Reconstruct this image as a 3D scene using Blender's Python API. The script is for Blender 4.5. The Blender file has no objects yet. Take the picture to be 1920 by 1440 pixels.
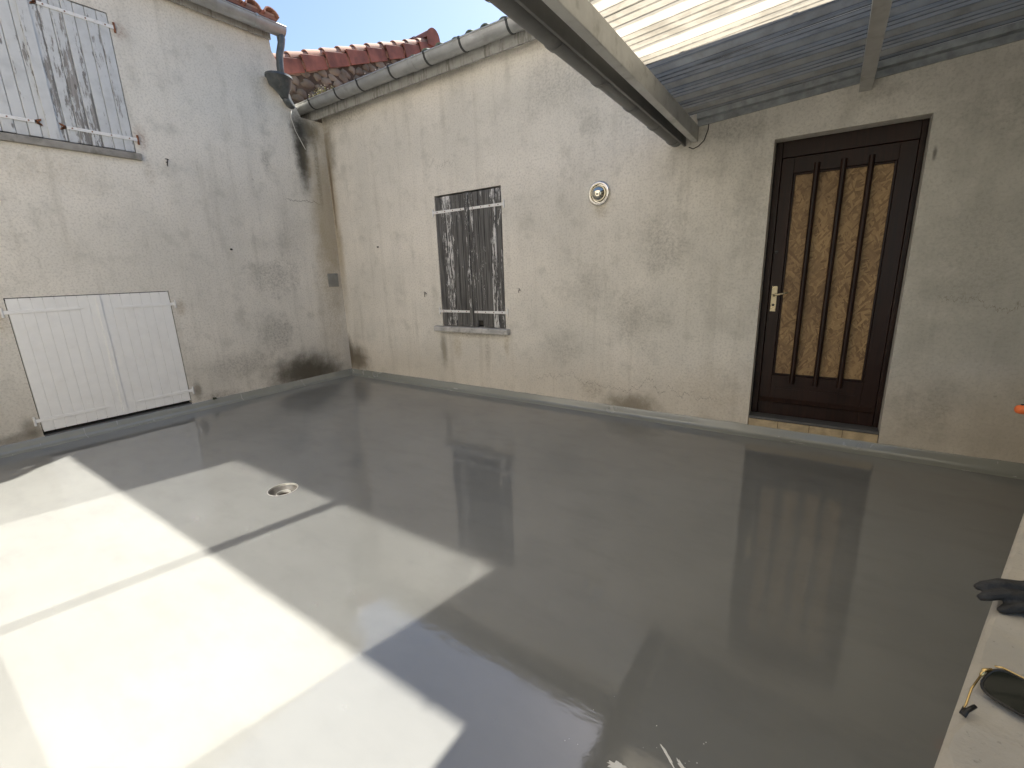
import bpy, bmesh, math, random
from mathutils import Vector, Matrix
random.seed(7)
sc = bpy.context.scene
COL = sc.collection
PI = math.pi

# ------------------------------------------------------------------ camera, sky, sun, exposure
cam = bpy.data.cameras.new('camera')
cam_o = bpy.data.objects.new('camera', cam); COL.objects.link(cam_o)
CR = ((0.82462185, 0.56468030, -0.03368918), (-0.10829787, 0.21604329, 0.97035915), (-0.55522101, 0.79653089, -0.23930769))
mw = Matrix.Identity(4)
for i in range(3):
    mw[i][0] = CR[0][i]; mw[i][1] = CR[1][i]; mw[i][2] = -CR[2][i]
mw.translation = (5.84531, -4.14895, 1.41224)
cam_o.matrix_world = mw
cam.sensor_width = 36; cam.lens = 15.892; cam.clip_start = 0.02; cam.clip_end = 500
sc.camera = cam_o

SUN_TRAVEL = Vector((0.16, -0.84, -1.0))
el = math.atan2(1.0, math.hypot(0.16, 0.84)); az = math.atan2(-0.16, 0.84)
world = bpy.data.worlds.new('World'); sc.world = world; world.use_nodes = True
wn = world.node_tree
sky = wn.nodes.new('ShaderNodeTexSky'); sky.sky_type = 'NISHITA'; sky.sun_disc = False
sky.sun_elevation = el; sky.sun_rotation = az
sky.air_density = 1.0; sky.dust_density = 0.8; sky.ozone_density = 2.0
wn.links.new(sky.outputs[0], wn.nodes['Background'].inputs[0])
wn.nodes['Background'].inputs[1].default_value = 0.07
sun = bpy.data.lights.new('sun', 'SUN'); sun.energy = 5.0; sun.angle = math.radians(0.55); sun.color = (1.0, 0.95, 0.87)
sun_o = bpy.data.objects.new('sun', sun); COL.objects.link(sun_o)
sun_o.rotation_euler = SUN_TRAVEL.to_track_quat('-Z', 'Y').to_euler()
sun_o.location = (2, 6, 8)
sc.view_settings.view_transform = 'Standard'; sc.view_settings.look = 'None'
sc.view_settings.gamma = 1.0; sc.view_settings.use_curve_mapping = False
sc.view_settings.exposure = 1.58
cy = sc.cycles
# path guiding lets the sunlight thrown back by the window panes reach the floor without noise
cy.use_guiding = True; cy.use_surface_guiding = True; cy.surface_guiding_probability = 0.7
cy.use_volume_guiding = False; cy.guiding_training_samples = 128
cy.blur_glossy = 0.0; cy.sample_clamp_indirect = 0.0; cy.caustics_reflective = True
cy.max_bounces = 7; cy.diffuse_bounces = 4; cy.glossy_bounces = 4; cy.transmission_bounces = 8; cy.transparent_max_bounces = 12
cy.use_denoising = True
cy.use_adaptive_sampling = True; cy.adaptive_threshold = 0.02; cy.adaptive_min_samples = 48

# ------------------------------------------------------------------ materials
class NT:
    def __init__(s, name):
        s.m = bpy.data.materials.new(name); s.m.use_nodes = True
        s.t = s.m.node_tree; s.b = s.t.nodes['Principled BSDF']
        s.pos = None
    def n(s, k, **kw):
        x = s.t.nodes.new('ShaderNode' + k)
        for a, v in kw.items(): setattr(x, a, v)
        return x
    def put(s, sock, v):
        if v is None: return
        if isinstance(v, bpy.types.NodeSocket): s.t.links.new(v, sock)
        else:
            if sock.type == 'RGBA' and len(v) == 3: v = (*v, 1)
            sock.default_value = v
    def P(s):
        if s.pos is None: s.pos = s.n('NewGeometry').outputs['Position']
        return s.pos
    def O(s):
        return s.n('TexCoord').outputs['Object']
    def rnd(s):
        return s.n('ObjectInfo').outputs['Random']
    def math(s, op, a, b=None, c=None, clamp=False):
        x = s.n('Math', operation=op, use_clamp=clamp)
        s.put(x.inputs[0], a); s.put(x.inputs[1], b)
        if c is not None: s.put(x.inputs[2], c)
        return x.outputs[0]
    def vmath(s, op, a, b=None):
        x = s.n('VectorMath', operation=op); s.put(x.inputs[0], a)
        if b is not None: s.put(x.inputs[1], b)
        return x.outputs['Value'] if op in ('LENGTH', 'DOT_PRODUCT', 'DISTANCE') else x.outputs[0]
    def sc(s, v, k):
        return s.vmath('MULTIPLY', v, k)
    def noise(s, vec, scale, detail=4, rough=.55, dist=0):
        x = s.n('TexNoise'); s.put(x.inputs['Vector'], vec); x.inputs['Scale'].default_value = scale
        x.inputs['Detail'].default_value = detail; x.inputs['Roughness'].default_value = rough; x.inputs['Distortion'].default_value = dist
        return x.outputs['Fac']
    def ramp(s, f, lo, hi, a=0., b=1., smooth=True):
        x = s.n('MapRange', interpolation_type='SMOOTHSTEP' if smooth else 'LINEAR', clamp=True)
        for k, v in enumerate((f, lo, hi, a, b)): s.put(x.inputs[k], v)
        return x.outputs[0]
    def mix(s, f, a, b, mode='MIX'):
        x = s.n('Mix', data_type='RGBA', blend_type=mode)
        s.put(x.inputs[0], f); s.put(x.inputs[6], a); s.put(x.inputs[7], b)
        return x.outputs[2]
    def bump(s, h, strength=.3, dist=.01, nrm=None):
        x = s.n('Bump'); s.put(x.inputs['Height'], h); x.inputs['Strength'].default_value = strength; x.inputs['Distance'].default_value = dist
        if nrm is not None: s.put(x.inputs['Normal'], nrm)
        return x.outputs[0]
    def set(s, col=None, rough=None, metal=None, nrm=None, **kw):
        s.put(s.b.inputs['Base Color'], col); s.put(s.b.inputs['Roughness'], rough); s.put(s.b.inputs['Metallic'], metal)
        if nrm is not None: s.put(s.b.inputs['Normal'], nrm)
        for k, v in kw.items(): s.put(s.b.inputs[k.replace('_', ' ')], v)
        return s.m

def simple(name, col, rough=.6, metal=0., var=.15, scale=12., bump=.1, bscale=60., streak=None, dirt=None):
    t = NT(name); p = t.P()
    v = t.sc(p, streak) if streak else p
    a = t.noise(v, scale, 5)
    dark = tuple(c * (1 - var) for c in col); lite = tuple(min(1, c * (1 + var)) for c in col)
    c = t.mix(t.ramp(a, .3, .7), dark, lite)
    if dirt:
        d = t.ramp(t.noise(p, dirt[1], 6, .65), .5, .72)
        c = t.mix(t.math('MULTIPLY', d, dirt[2]), c, dirt[0])
    nb = t.bump(t.noise(v, bscale, 3), bump, .004)
    return t.set(c, t.ramp(a, .2, .8, max(0, rough - .08), min(1, rough + .08)), metal, nb)

def plaster(name, stains=(), cracks=(), base=(.80, .755, .675), base2=(.665, .635, .57), bands=()):
    t = NT(name); p = t.P()
    n1 = t.noise(p, .9, 5, .6); n2 = t.noise(p, 4.5, 6, .62); n3 = t.noise(p, 55, 3, .7)
    n4 = t.noise(t.sc(p, (9, 9, .7)), 1.0, 5, .6)
    c = t.mix(t.ramp(n1, .32, .68), base, base2)
    c = t.mix(t.math('MULTIPLY', t.ramp(n2, .50, .72), .36), c, (.40, .385, .335))
    c = t.mix(t.math('MULTIPLY', t.ramp(n2, .25, .42, 1, 0), .20), c, (.82, .79, .73))
    c = t.mix(t.math('MULTIPLY', t.ramp(n4, .50, .74), .26), c, (.38, .35, .29))
    sp = t.ramp(t.noise(p, 26, 4, .7), .60, .74)
    blot = t.ramp(t.noise(p, 1.7, 3), .48, .62)
    c = t.mix(t.math('MULTIPLY', t.math('MULTIPLY', sp, blot), .55), c, (.20, .19, .165))
    c = t.mix(t.ramp(n3, .45, .68, .0, .32), c, (.30, .275, .24))
    spk = t.ramp(t.noise(p, 38, 5, .75), .42, .62)
    nz = {k: t.math('SUBTRACT', t.noise(p, k, 5, .68), .5) for k in (4, 8, 13)}
    for cen, rad, col, stg, amt, nsc in stains:
        key = 4 if nsc < 5.5 else 8 if nsc < 9 else 13
        if col is GRY: stg *= 1.15; amt *= 1.3
        d = t.vmath('LENGTH', t.vmath('DIVIDE', t.vmath('SUBTRACT', p, cen), rad))
        d = t.math('ADD', d, t.math('MULTIPLY', nz[key], amt * 1.5))
        mk = t.math('MULTIPLY', t.ramp(d, .2, 1.1, 1, 0), stg)
        if stg < .6: mk = t.math('MULTIPLY', mk, t.ramp(spk, 0, 1, .35, 1.))
        c = t.mix(mk, c, col)
    for axis, z0, z1, col, stg in bands:
        sx = t.n('SeparateXYZ'); t.put(sx.inputs[0], p)
        f = t.ramp(t.math('ADD', sx.outputs[axis], t.math('MULTIPLY', t.math('SUBTRACT', n2, .5), .5)), z0, z1, 1, 0)
        c = t.mix(t.math('MULTIPLY', f, stg), c, col)
    hgt = t.math('ADD', t.math('MULTIPLY', n3, .35), t.math('MULTIPLY', t.noise(p, 150, 2), .5))
    hgt = t.math('ADD', hgt, t.math('MULTIPLY', t.noise(p, 14, 4), .8))
    for axis, a0, a1, zc, amp, w in cracks:
        sx = t.n('SeparateXYZ'); t.put(sx.inputs[0], p)
        wob = t.math('MULTIPLY', t.math('SUBTRACT', t.noise(t.sc(p, (1, 1, .15)), 5, 5, .7), .5), amp)
        dd = t.math('ABSOLUTE', t.math('SUBTRACT', t.math('SUBTRACT', sx.outputs[2], zc), wob))
        m = t.ramp(dd, w * .35, w, 1, 0)
        m = t.math('MULTIPLY', m, t.math('MULTIPLY', t.ramp(sx.outputs[axis], a0, a0 + .12), t.ramp(sx.outputs[axis], a1 - .12, a1, 1, 0)))
        c = t.mix(t.math('MULTIPLY', m, .6), c, (.16, .135, .10))
    return t.set(c, .93, 0, t.bump(hgt, .5, .006), Specular_IOR_Level=.25)

BLK = (.028, .027, .021); OCH = (.36, .285, .165); GRY = (.24, .23, .20)
left_stains = [
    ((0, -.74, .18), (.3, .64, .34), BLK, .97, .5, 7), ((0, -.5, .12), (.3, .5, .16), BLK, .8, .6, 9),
    ((0, -.36, 2.98), (.3, .13, .55), BLK, .92, .6, 6), ((0, -.28, 3.30), (.3, .26, .26), BLK, .8, .6, 6),
    ((0, -.10, 2.2), (.3, .30, 1.5), OCH, .62, .7, 3), ((0, -.22, 1.2), (.3, .3, 1.1), OCH, .38, .8, 3),
    ((0, -.16, 2.9), (.3, .05, .75), (.12, .10, .07), .5, .6, 8),
    ((0, -1.0, 1.45), (.3, .42, .30), GRY, .45, 1.1, 6), ((0, -1.05, .75), (.3, .3, .3), GRY, .5, 1.1, 7),
    ((0, -.75, 1.9), (.3, .35, .5), GRY, .22, 1.1, 5), ((0, -1.5, .42), (.3, .55, .2), GRY, .45, .9, 7),
    ((0, -.82, 3.6), (.3, .12, .5), GRY, .32, .9, 6), ((0, -.86, 2.85), (.3, .08, .2), GRY, .5, .7, 6),
    ((0, -2.10, 2.55), (.3, .07, .18), (.35, .30, .22), .4, .9, 7), ((0, -2.9, 2.45), (.3, .5, .25), OCH, .25, .9, 4),
    ((0, -2.10, 3.77), (.3, .07, .10), (.25, .12, .06), .5, .5, 10), ((0, -2.11, 2.84), (.3, .07, .14), (.26, .13, .07), .55, .5, 10),
    ((0, -3.43, 1.15), (.3, .09, .16), (.30, .22, .12), .55, .6, 9), ((0, -3.43, .19), (.3, .09, .14), (.08, .07, .05), .6, .6, 9),
    ((0, -2.07, 1.16), (.3, .06, .12), (.32, .23, .13), .55, .5, 9), ((0, -2.07, .22), (.3, .06, .13), (.12, .10, .07), .65, .5, 9),
    ((0, -3.5, .12), (.3, .25, .07), BLK, .6, .7, 8), ((0, -1.85, .11), (.3, .3, .07), (.08, .06, .05), .5, .8, 9),
]
M_left = plaster('plaster_left', left_stains, [(1, -.72, -.14, 2.41, .22, .007)], bands=[(2, .1, .9, (.40, .34, .25), .22)])
back_stains_shade = [
    ((7.2, 0, 1.3), (2.3, .3, 2.4), (.30, .29, .25), .60, .7, 4),  # broad grey grime that also paints in the dimmer light under the canopy
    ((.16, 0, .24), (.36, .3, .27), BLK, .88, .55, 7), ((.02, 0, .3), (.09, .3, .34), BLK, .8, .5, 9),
    ((.03, 0, 2.2), (.14, .3, 1.6), OCH, .6, .6, 4), ((.05, 0, 3.1), (.22, .3, .5), (.14, .12, .08), .6, .7, 6),
    ((.04, 0, 2.6), (.035, .3, .7), (.13, .09, .05), .75, .7, 11), ((.5, 0, 3.42), (.7, .3, .14), (.15, .14, .11), .5, .6, 6),
    ((4.38, 0, .10), (.36, .3, .17), (.09, .085, .065), .78, .8, 8), ((3.95, 0, .22), (.18, .3, .14), (.2, .18, .14), .5, .9, 9),
    ((1.93, 0, .50), (.075, .3, .28), (.15, .13, .09), .62, .6, 9), ((2.15, 0, .55), (.10, .3, .2), OCH, .5, .8, 8),
    ((2.62, 0, .48), (.06, .3, .28), (.22, .20, .16), .45, .8, 9), ((2.9, 0, .62), (.05, .3, .2), OCH, .5, .7, 9), ((2.4, 0, .71), (.62, .3, .05), (.2, .16, .1), .5, .8, 10),
    ((4.6, 0, 1.6), (.30, .3, .36), GRY, .38, 1.1, 5), ((4.35, 0, .95), (.4, .3, .35), GRY, .35, 1.1, 5), ((3.6, 0, .62), (.3, .3, .2), GRY, .34, 1.0, 6), ((3.9, 0, 1.25), (.3, .3, .25), GRY, .25, 1.1, 6),
    ((3.6, 0, 3.1), (.5, .3, .35), GRY, .34, 1.0, 4), ((3.9, 0, 2.65), (.16, .3, .2), GRY, .25, 1.2, 7), ((4.3, 0, 2.62), (.4, .3, .3), GRY, .2, 1.1, 5),
    ((4.66, 0, 2.25), (.07, .3, .13), (.30, .28, .24), .4, .9, 8), ((4.02, 0, 1.94), (.10, .3, .09), (.30, .24, .15), .45, .8, 10),
    ((5.15, 0, 2.42), (.3, .3, .12), GRY, .45, .9, 7), ((6.0, 0, 2.47), (.2, .3, .06), (.25, .23, .20), .4, .9, 9), ((6.75, 0, 2.25), (.5, .3, .25), GRY, .3, 1.0, 6),
    ((6.76, 0, 1.95), (.025, .3, .018), (.08, .075, .06), .6, .8, 12), ((6.31, 0, 2.06), (.014, .3, .06), (.08, .07, .06), .7, .7, 14),
    ((6.6, 0, 1.4), (.35, .3, .5), GRY, .28, 1.2, 5), ((6.75, 0, .68), (.25, .3, .08), (.62, .60, .57), .35, .9, 7), ((6.5, 0, .35), (.2, .3, .25), GRY, .35, 1.1, 7),
    ((5.1, 0, .35), (.35, .3, .3), OCH, .22, 1.1, 6), ((5.3, 0, 1.9), (.15, .3, .6), GRY, .2, 1.0, 6),
]
M_back = plaster('plaster_back', back_stains_shade, [(0, 1.75, 2.35, 2.62, .9, .004), (0, 3.2, 5.2, .30, .55, .004), (0, 6.4, 7.4, 1.1, .8, .004)], bands=[(2, .1, .75, (.46, .37, .25), .30)])
M_sky_blocker = simple('sky_blocker_render', (.22, .20, .17), .95, var=.3, scale=3, bump=.5, dirt=((.10, .095, .08), 2, .6))
M_facade = plaster('plaster_facade', base=(.62, .57, .50), base2=(.56, .52, .45))

def floor_mat(name, col, rough0, gloss_bump):
    t = NT(name); p = t.P()
    n1 = t.noise(p, .8, 5, .6); n2 = t.noise(t.sc(p, (1, 2.2, 1)), 3.2, 5, .6)
    c = t.mix(t.ramp(n1, .3, .7), tuple(v * .93 for v in col), tuple(v * 1.06 for v in col))
    c = t.mix(t.math('MULTIPLY', t.ramp(n2, .45, .75), .35), c, tuple(v * .78 for v in col))
    wet = t.ramp(t.noise(t.sc(p, (1.0, 1.6, 1)), 1.1, 4, .6, .6), .40, .62)
    brush = t.noise(t.sc(p, (5, 26, 1)), 1.0, 4, .65, .4)
    r = t.math('ADD', t.ramp(wet, 0, 1, rough0 + .05, rough0), t.math('MULTIPLY', t.ramp(brush, .35, .7), .03))
    h = t.math('ADD', t.math('MULTIPLY', t.noise(p, 2.3, 3, .5), 1.0), t.math('MULTIPLY', brush, .05))
    h = t.math('ADD', h, t.math('MULTIPLY', t.noise(t.sc(p, (1, 1.8, 1)), 14, 4, .6), .16))
    return t.set(c, r, 0, t.bump(h, gloss_bump, .012), IOR=1.85)
M_floor = floor_mat('floor_resin', (.214, .217, .204), .006, .16)
M_upstand = floor_mat('upstand_resin', (.255, .262, .232), .2, .6)

def plank_mat(name, paint, wood, wood2, lo, hi, rust=False):
    """Weathered paint on wood; lo/hi set how much paint is left."""
    t = NT(name); p = t.P(); r = t.rnd()
    off = t.n('CombineXYZ'); t.put(off.inputs[0], t.math('MULTIPLY', r, 13.)); t.put(off.inputs[1], t.math('MULTIPLY', r, 7.)); t.put(off.inputs[2], t.math('MULTIPLY', r, 5.))
    q = t.vmath('ADD', p, off.outputs[0])
    grain = t.noise(t.sc(q, (55, 55, 2.2)), 1.0, 6, .65)
    big = t.noise(t.sc(q, (7, 7, 1.1)), 1.0, 4, .6)
    fl = t.noise(t.sc(q, (46, 46, 7)), 1.0, 7, .74)
    k = t.math('ADD', t.math('MULTIPLY', big, .42), t.math('MULTIPLY', fl, .58))
    k = t.math('ADD', k, t.math('MULTIPLY', t.math('SUBTRACT', r, .5), .09))
    bare = t.ramp(k, lo, hi)
    w = t.mix(t.ramp(grain, .3, .7), wood, wood2)
    kn = t.n('TexVoronoi'); t.put(kn.inputs['Vector'], t.sc(q, (9, 9, 3.2))); kn.inputs['Scale'].default_value = 1.0
    knot = t.ramp(kn.outputs['Distance'], .05, .10, 1, 0)
    pc = t.mix(t.ramp(t.noise(q, 9, 4), .4, .75), paint, tuple(v * .84 for v in paint))
    c = t.mix(bare, pc, w)
    c = t.mix(t.math('MULTIPLY', knot, .75), c, (.07, .05, .04))
    h = t.math('ADD', t.math('MULTIPLY', bare, -.6), t.math('MULTIPLY', grain, .5))
    return t.set(c, t.ramp(bare, 0, 1, .55, .85), 0, t.bump(h, .7, .003))
M_plank_white = plank_mat('peeling_white_plank', (.60, .61, .61), (.16, .155, .15), (.34, .32, .30), .54, .57)
M_plank_grey = plank_mat('bare_grey_plank', (.68, .67, .65), (.050, .048, .046), (.175, .170, .162), .410, .435)
M_shutter_white = simple('white_shutter_paint', (.85, .845, .82), .45, var=.02, bump=.03, dirt=((.5, .46, .38), 5, .10))
M_strap_white = simple('white_strap_paint', (.78, .775, .76), .5, var=.05, bump=.06, dirt=((.35, .22, .14), 26, .3))
M_rust = simple('rust', (.19, .075, .035), .85, var=.4, scale=60, bump=.4, bscale=180)
M_darkiron = simple('dark_iron', (.05, .042, .036), .7, .3, var=.3, scale=60)
M_sill = simple('sill_concrete', (.47, .46, .44), .85, var=.2, scale=9, bump=.35, dirt=((.12, .115, .10), 14, .7))
M_sill_dark = simple('sill_stone', (.27, .255, .23), .85, var=.2, scale=10, bump=.3, dirt=((.08, .075, .06), 9, .6))
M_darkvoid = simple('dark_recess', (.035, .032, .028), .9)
M_zinc = simple('zinc', (.40, .41, .41), .42, .55, var=.16, scale=5, bump=.05, dirt=((.20, .21, .18), 6, .5))
M_hanger = simple('dark_strap', (.06, .065, .065), .55, .5)
M_pvc = simple('grey_pvc', (.135, .137, .135), .5, var=.14, scale=8, bump=.06, dirt=((.07, .07, .065), 7, .5))
M_downpipe = simple('dark_downpipe', (.095, .105, .108), .42, .3, var=.25, scale=9, dirt=((.2, .19, .17), 12, .5))
M_fascia = plank_mat('weathered_fascia', (.34, .34, .32), (.12, .115, .10), (.27, .26, .23), .46, .60)
M_steel = simple('painted_steel', (.50, .50, .48), .5, .1, var=.12, scale=7, bump=.08, dirt=((.20, .19, .16), 9, .55))
M_galv = simple('galvanised', (.34, .36, .37), .40, .7, var=.18, scale=18, bump=.05, dirt=((.15, .145, .13), 7, .5))
M_tile = simple('roof_tile', (.27, .125, .085), .85, var=.35, scale=3, bump=.3, bscale=50, dirt=((.22, .20, .17), 5, .75))
M_tile_light = simple('cover_tile', (.46, .27, .19), .85, var=.25, scale=3.2, bump=.3, bscale=50, dirt=((.30, .28, .25), 5, .6))
M_tile_red = simple('verge_tile', (.25, .105, .075), .8, var=.38, scale=3.2, bump=.15, bscale=50, dirt=((.13, .075, .06), 4, .5))
M_tile_moss = simple('mossy_tile', (.12, .15, .11), .9, var=.4, scale=9, bump=.4)
M_stone = simple('rubble_stone', (.205, .185, .14), .92, var=.42, scale=2.2, bump=.6, bscale=28, dirt=((.07, .06, .05), 5, .7))
M_mortar = simple('old_mortar', (.075, .06, .042), .95, var=.4, scale=8, bump=.6, bscale=40)
M_ground = simple('ground_gravel', (.20, .185, .16), .95, var=.2, scale=4)
M_concrete = NT('parapet_concrete')
def _conc(t):
    p = t.P()
    a = t.noise(p, 6, 7, .65); b = t.noise(t.sc(p, (1, 1.5, 1)), 26, 6, .75, .4)
    c = t.mix(t.ramp(a, .3, .7), (.52, .48, .41), (.43, .40, .345))
    c = t.mix(t.math('MULTIPLY', t.ramp(b, .56, .76), .30), c, (.27, .25, .22))
    c = t.mix(t.math('MULTIPLY', t.ramp(t.noise(p, 90, 3), .64, .72), .4), c, (.16, .155, .14))
    h = t.math('ADD', t.math('MULTIPLY', b, .7), t.math('MULTIPLY', t.noise(p, 140, 3), .5))
    t.set(c, .9, 0, t.bump(h, .6, .004))
_conc(M_concrete); M_concrete = M_concrete.m
M_doorwood = NT('dark_door_wood')
def _door(t):
    p = t.P(); g = t.noise(t.sc(p, (40, 40, 1.6)), 1.0, 6, .6, .3)
    c = t.mix(t.ramp(g, .3, .7), (.014, .0062, .0037), (.030, .0125, .0075))
    t.set(c, t.ramp(g, .2, .8, .34, .5), 0, t.bump(g, .15, .002), Specular_IOR_Level=.3)
_door(M_doorwood); M_doorwood = M_doorwood.m
M_osb = NT('strand_board')
def _osb(t):
    p = t.P(); sx = t.n('SeparateXYZ'); t.put(sx.inputs[0], p)
    warp = t.noise(p, 7, 3)
    cols = []
    for k, (ang, s1, s2) in enumerate(((.35, 60, 13), (1.25, 54, 11), (2.3, 57, 12), (1.9, 84, 17), (.9, 76, 15))):
        ca, sa = math.cos(ang), math.sin(ang)
        u = t.math('ADD', t.math('MULTIPLY', sx.outputs[0], ca), t.math('MULTIPLY', sx.outputs[2], sa))
        v = t.math('SUBTRACT', t.math('MULTIPLY', sx.outputs[2], ca), t.math('MULTIPLY', sx.outputs[0], sa))
        u = t.math('ADD', u, t.math('MULTIPLY', warp, .012))
        cb = t.n('CombineXYZ'); t.put(cb.inputs[0], t.math('MULTIPLY', u, s2)); t.put(cb.inputs[1], t.math('MULTIPLY', v, s1)); cb.inputs[2].default_value = k * 3.7
        vo = t.n('TexVoronoi'); t.put(vo.inputs['Vector'], cb.outputs[0]); vo.inputs['Scale'].default_value = 1.0
        sp = t.n('SeparateColor'); t.put(sp.inputs[0], vo.outputs['Color'])
        cols.append((sp.outputs[0], sp.outputs[1]))
    c = None; h = None
    for k, (a, b) in enumerate(cols):
        col = t.mix(a, (.19, .110, .046), (.42, .275, .125))
        if c is None: c, h = col, a
        else:
            m = t.ramp(b, .60 if k < 3 else .76, .66 if k < 3 else .8)
            c = t.mix(m, c, col); h = t.math('ADD', h, t.math('MULTIPLY', m, .5))
    c = t.mix(t.math('MULTIPLY', t.ramp(t.noise(p, 3.5, 4), .4, .7), .45), c, (.10, .055, .025))
    t.set(c, .55, 0, t.bump(h, .35, .003))
_osb(M_osb); M_osb = M_osb.m
M_brass = simple('brass_cream', (.52, .45, .30), .32, .75, var=.08, bump=.02)
M_gold = simple('gold_wire', (.75, .55, .25), .22, 1.0, var=.05, bump=0)
M_chrome = simple('chrome', (.78, .76, .72), .06, 1.0, var=.02, bump=0)
M_silver = simple('mirror_dome', (.74, .71, .60), .05, 1.0, var=.03, bump=0)
M_threshold = simple('threshold_tile', (.46, .36, .22), .5, var=.2, scale=14, bump=.1, dirt=((.2, .15, .09), 9, .4))
M_greysill = simple('grey_threshold', (.10, .10, .098), .55)
M_glove = NT('glove_rubber')
def _gl(t):
    p = t.P(); g = t.noise(p, 420, 2)
    t.set(t.mix(t.ramp(t.noise(p, 40, 3), .3, .7), (.017, .017, .018), (.036, .036, .037)), .62, 0, t.bump(t.math('ADD', g, t.math('MULTIPLY', t.noise(t.sc(p, (1, 1, 2)), 70, 4, .6, 1.2), 3.)), .5, .002))
_gl(M_glove); M_glove = M_glove.m
M_orange = simple('orange_plastic', (.80, .17, .04), .35, var=.06, bump=.02)
M_black = simple('black_plastic', (.012, .012, .013), .3, var=.1, bump=.02)
M_drain = simple('drain_grey', (.105, .097, .08), .5, var=.35, scale=14, bump=.1)
M_drainrim = simple('drain_rim', (.52, .50, .45), .4, var=.1)
M_pipe_in = simple('drain_pipe_inside', (.055, .035, .022), .6)
M_vent = simple('vent_plate', (.27, .265, .24), .6, var=.1)
M_pvcwhite = simple('white_window_frame', (.75, .75, .74), .4, var=.03, bump=.02)
M_wire = simple('pale_wire', (.55, .54, .50), .6)
def glassish(name, fac, rough, base):
    t = NT(name); nt = t.t
    d = t.n('BsdfDiffuse'); t.put(d.inputs[0], base)
    g = t.n('BsdfGlossy'); g.inputs['Color'].default_value = (1, 1, 1, 1); g.inputs['Roughness'].default_value = rough
    mx = t.n('MixShader'); mx.inputs[0].default_value = fac
    nt.links.new(d.outputs[0], mx.inputs[1]); nt.links.new(g.outputs[0], mx.inputs[2])
    nt.links.new(mx.outputs[0], nt.nodes['Material Output'].inputs[0])
    return t.m
M_pane = glassish('window_pane', .40, .055, (.02, .022, .024))
M_lens = NT('dark_lens'); M_lens = M_lens.set((.006, .009, .006), .05, 0, None, IOR=1.35)
def clear(name, col):
    t = NT(name)
    return t.set(col, .04, 0, t.bump(t.noise(t.P(), 60, 2), .05, .002), Transmission_Weight=1.0, IOR=1.30)
M_pet = clear('clear_bottle', (.90, .96, .97))
M_sheet = NT('fibreglass_sheet')
def _sheet(t):
    p = t.P(); nt = t.t
    st = t.noise(t.sc(p, (.7, 26, 26)), 1.0, 5, .65); mo = t.noise(t.sc(p, (1, 1.4, 1)), 5.5, 6, .68); fine = t.noise(p, 95, 3, .7)
    c = t.mix(t.ramp(mo, .42, .72), (.53, .48, .385), (.33, .295, .23))
    c = t.mix(t.math('MULTIPLY', t.ramp(st, .50, .72), .5), c, (.20, .195, .175))
    c = t.mix(t.math('MULTIPLY', t.ramp(fine, .55, .7), .30), c, (.22, .22, .20))
    sy = t.n('SeparateXYZ'); t.put(sy.inputs[0], p)
    ph = t.math('FRACT', t.math('ADD', t.math('MULTIPLY', sy.outputs[1], -1 / .296), .35))
    line = None      # grime doubling as painted rib shading: dark folds and tops, one lighter flank
    for f0, wd in ((.20, .028), (.40, .028), (.785, .028), (.585, .02), (.985, .02)):
        l = t.ramp(t.math('ABSOLUTE', t.math('SUBTRACT', ph, f0)), wd * .4, wd, 1, 0)
        line = l if line is None else t.math('MAXIMUM', line, l)
    top = t.math('MULTIPLY', t.ramp(ph, .66, .69), t.ramp(ph, .88, .91, 1, 0))
    c = t.mix(t.math('MULTIPLY', top, .45), c, (.17, .165, .15))
    c = t.mix(t.math('MULTIPLY', line, t.ramp(mo, .3, .6, .35, .8)), c, (.10, .095, .085))
    fl = t.math('MULTIPLY', t.ramp(t.math('ABSOLUTE', t.math('SUBTRACT', ph, .635)), .02, .04, 1, 0), t.ramp(mo, .35, .6, .9, .4))
    c = t.mix(fl, c, (.66, .63, .54))
    nb = t.bump(t.math('ADD', t.math('MULTIPLY', fine, .6), st), .35, .004)
    tr = t.n('BsdfTranslucent'); t.put(tr.inputs[0], c); t.put(tr.inputs['Normal'], nb)
    df = t.n('BsdfDiffuse'); t.put(df.inputs[0], (.085, .085, .08)); t.put(df.inputs['Normal'], nb)
    gl = t.n('BsdfGlossy'); gl.inputs['Color'].default_value = (.8, .8, .78, 1); gl.inputs['Roughness'].default_value = .22; t.put(gl.inputs['Normal'], nb)
    m1 = t.n('MixShader'); m1.inputs[0].default_value = .60
    nt.links.new(df.outputs[0], m1.inputs[1]); nt.links.new(tr.outputs[0], m1.inputs[2])
    m2 = t.n('MixShader'); m2.inputs[0].default_value = .07
    nt.links.new(m1.outputs[0], m2.inputs[1]); nt.links.new(gl.outputs[0], m2.inputs[2])
    nt.links.new(m2.outputs[0], nt.nodes['Material Output'].inputs[0])
_sheet(M_sheet); M_sheet = M_sheet.m
def leaf(name, col):
    t = NT(name); return t.set(t.mix(t.rnd(), col, tuple(v * .6 for v in col)), .6, 0, None)
M_leaf = leaf('sedum_yellow_green', (.30, .29, .085)); M_leaf_red = leaf('sedum_red', (.13, .045, .04)); M_flower = leaf('pale_flower', (.62, .55, .48)); M_weed = leaf('dark_weed', (.035, .05, .02))

# ------------------------------------------------------------------ mesh helpers
ORG = {}
def world_of(o):
    return ORG.get(o.name, Vector((0, 0, 0))) if o else Vector((0, 0, 0))
def meta(o, label=None, cat=None, group=None, kind=None):
    for k, v in (('label', label), ('category', cat), ('group', group), ('kind', kind)):
        if v: o[k] = v
    return o
def thing(name, label, cat, loc, group=None):
    o = bpy.data.objects.new(name, None); COL.objects.link(o); o.location = loc; o.empty_display_size = .1
    ORG[o.name] = Vector(loc)
    return meta(o, label, cat, group)

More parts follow.
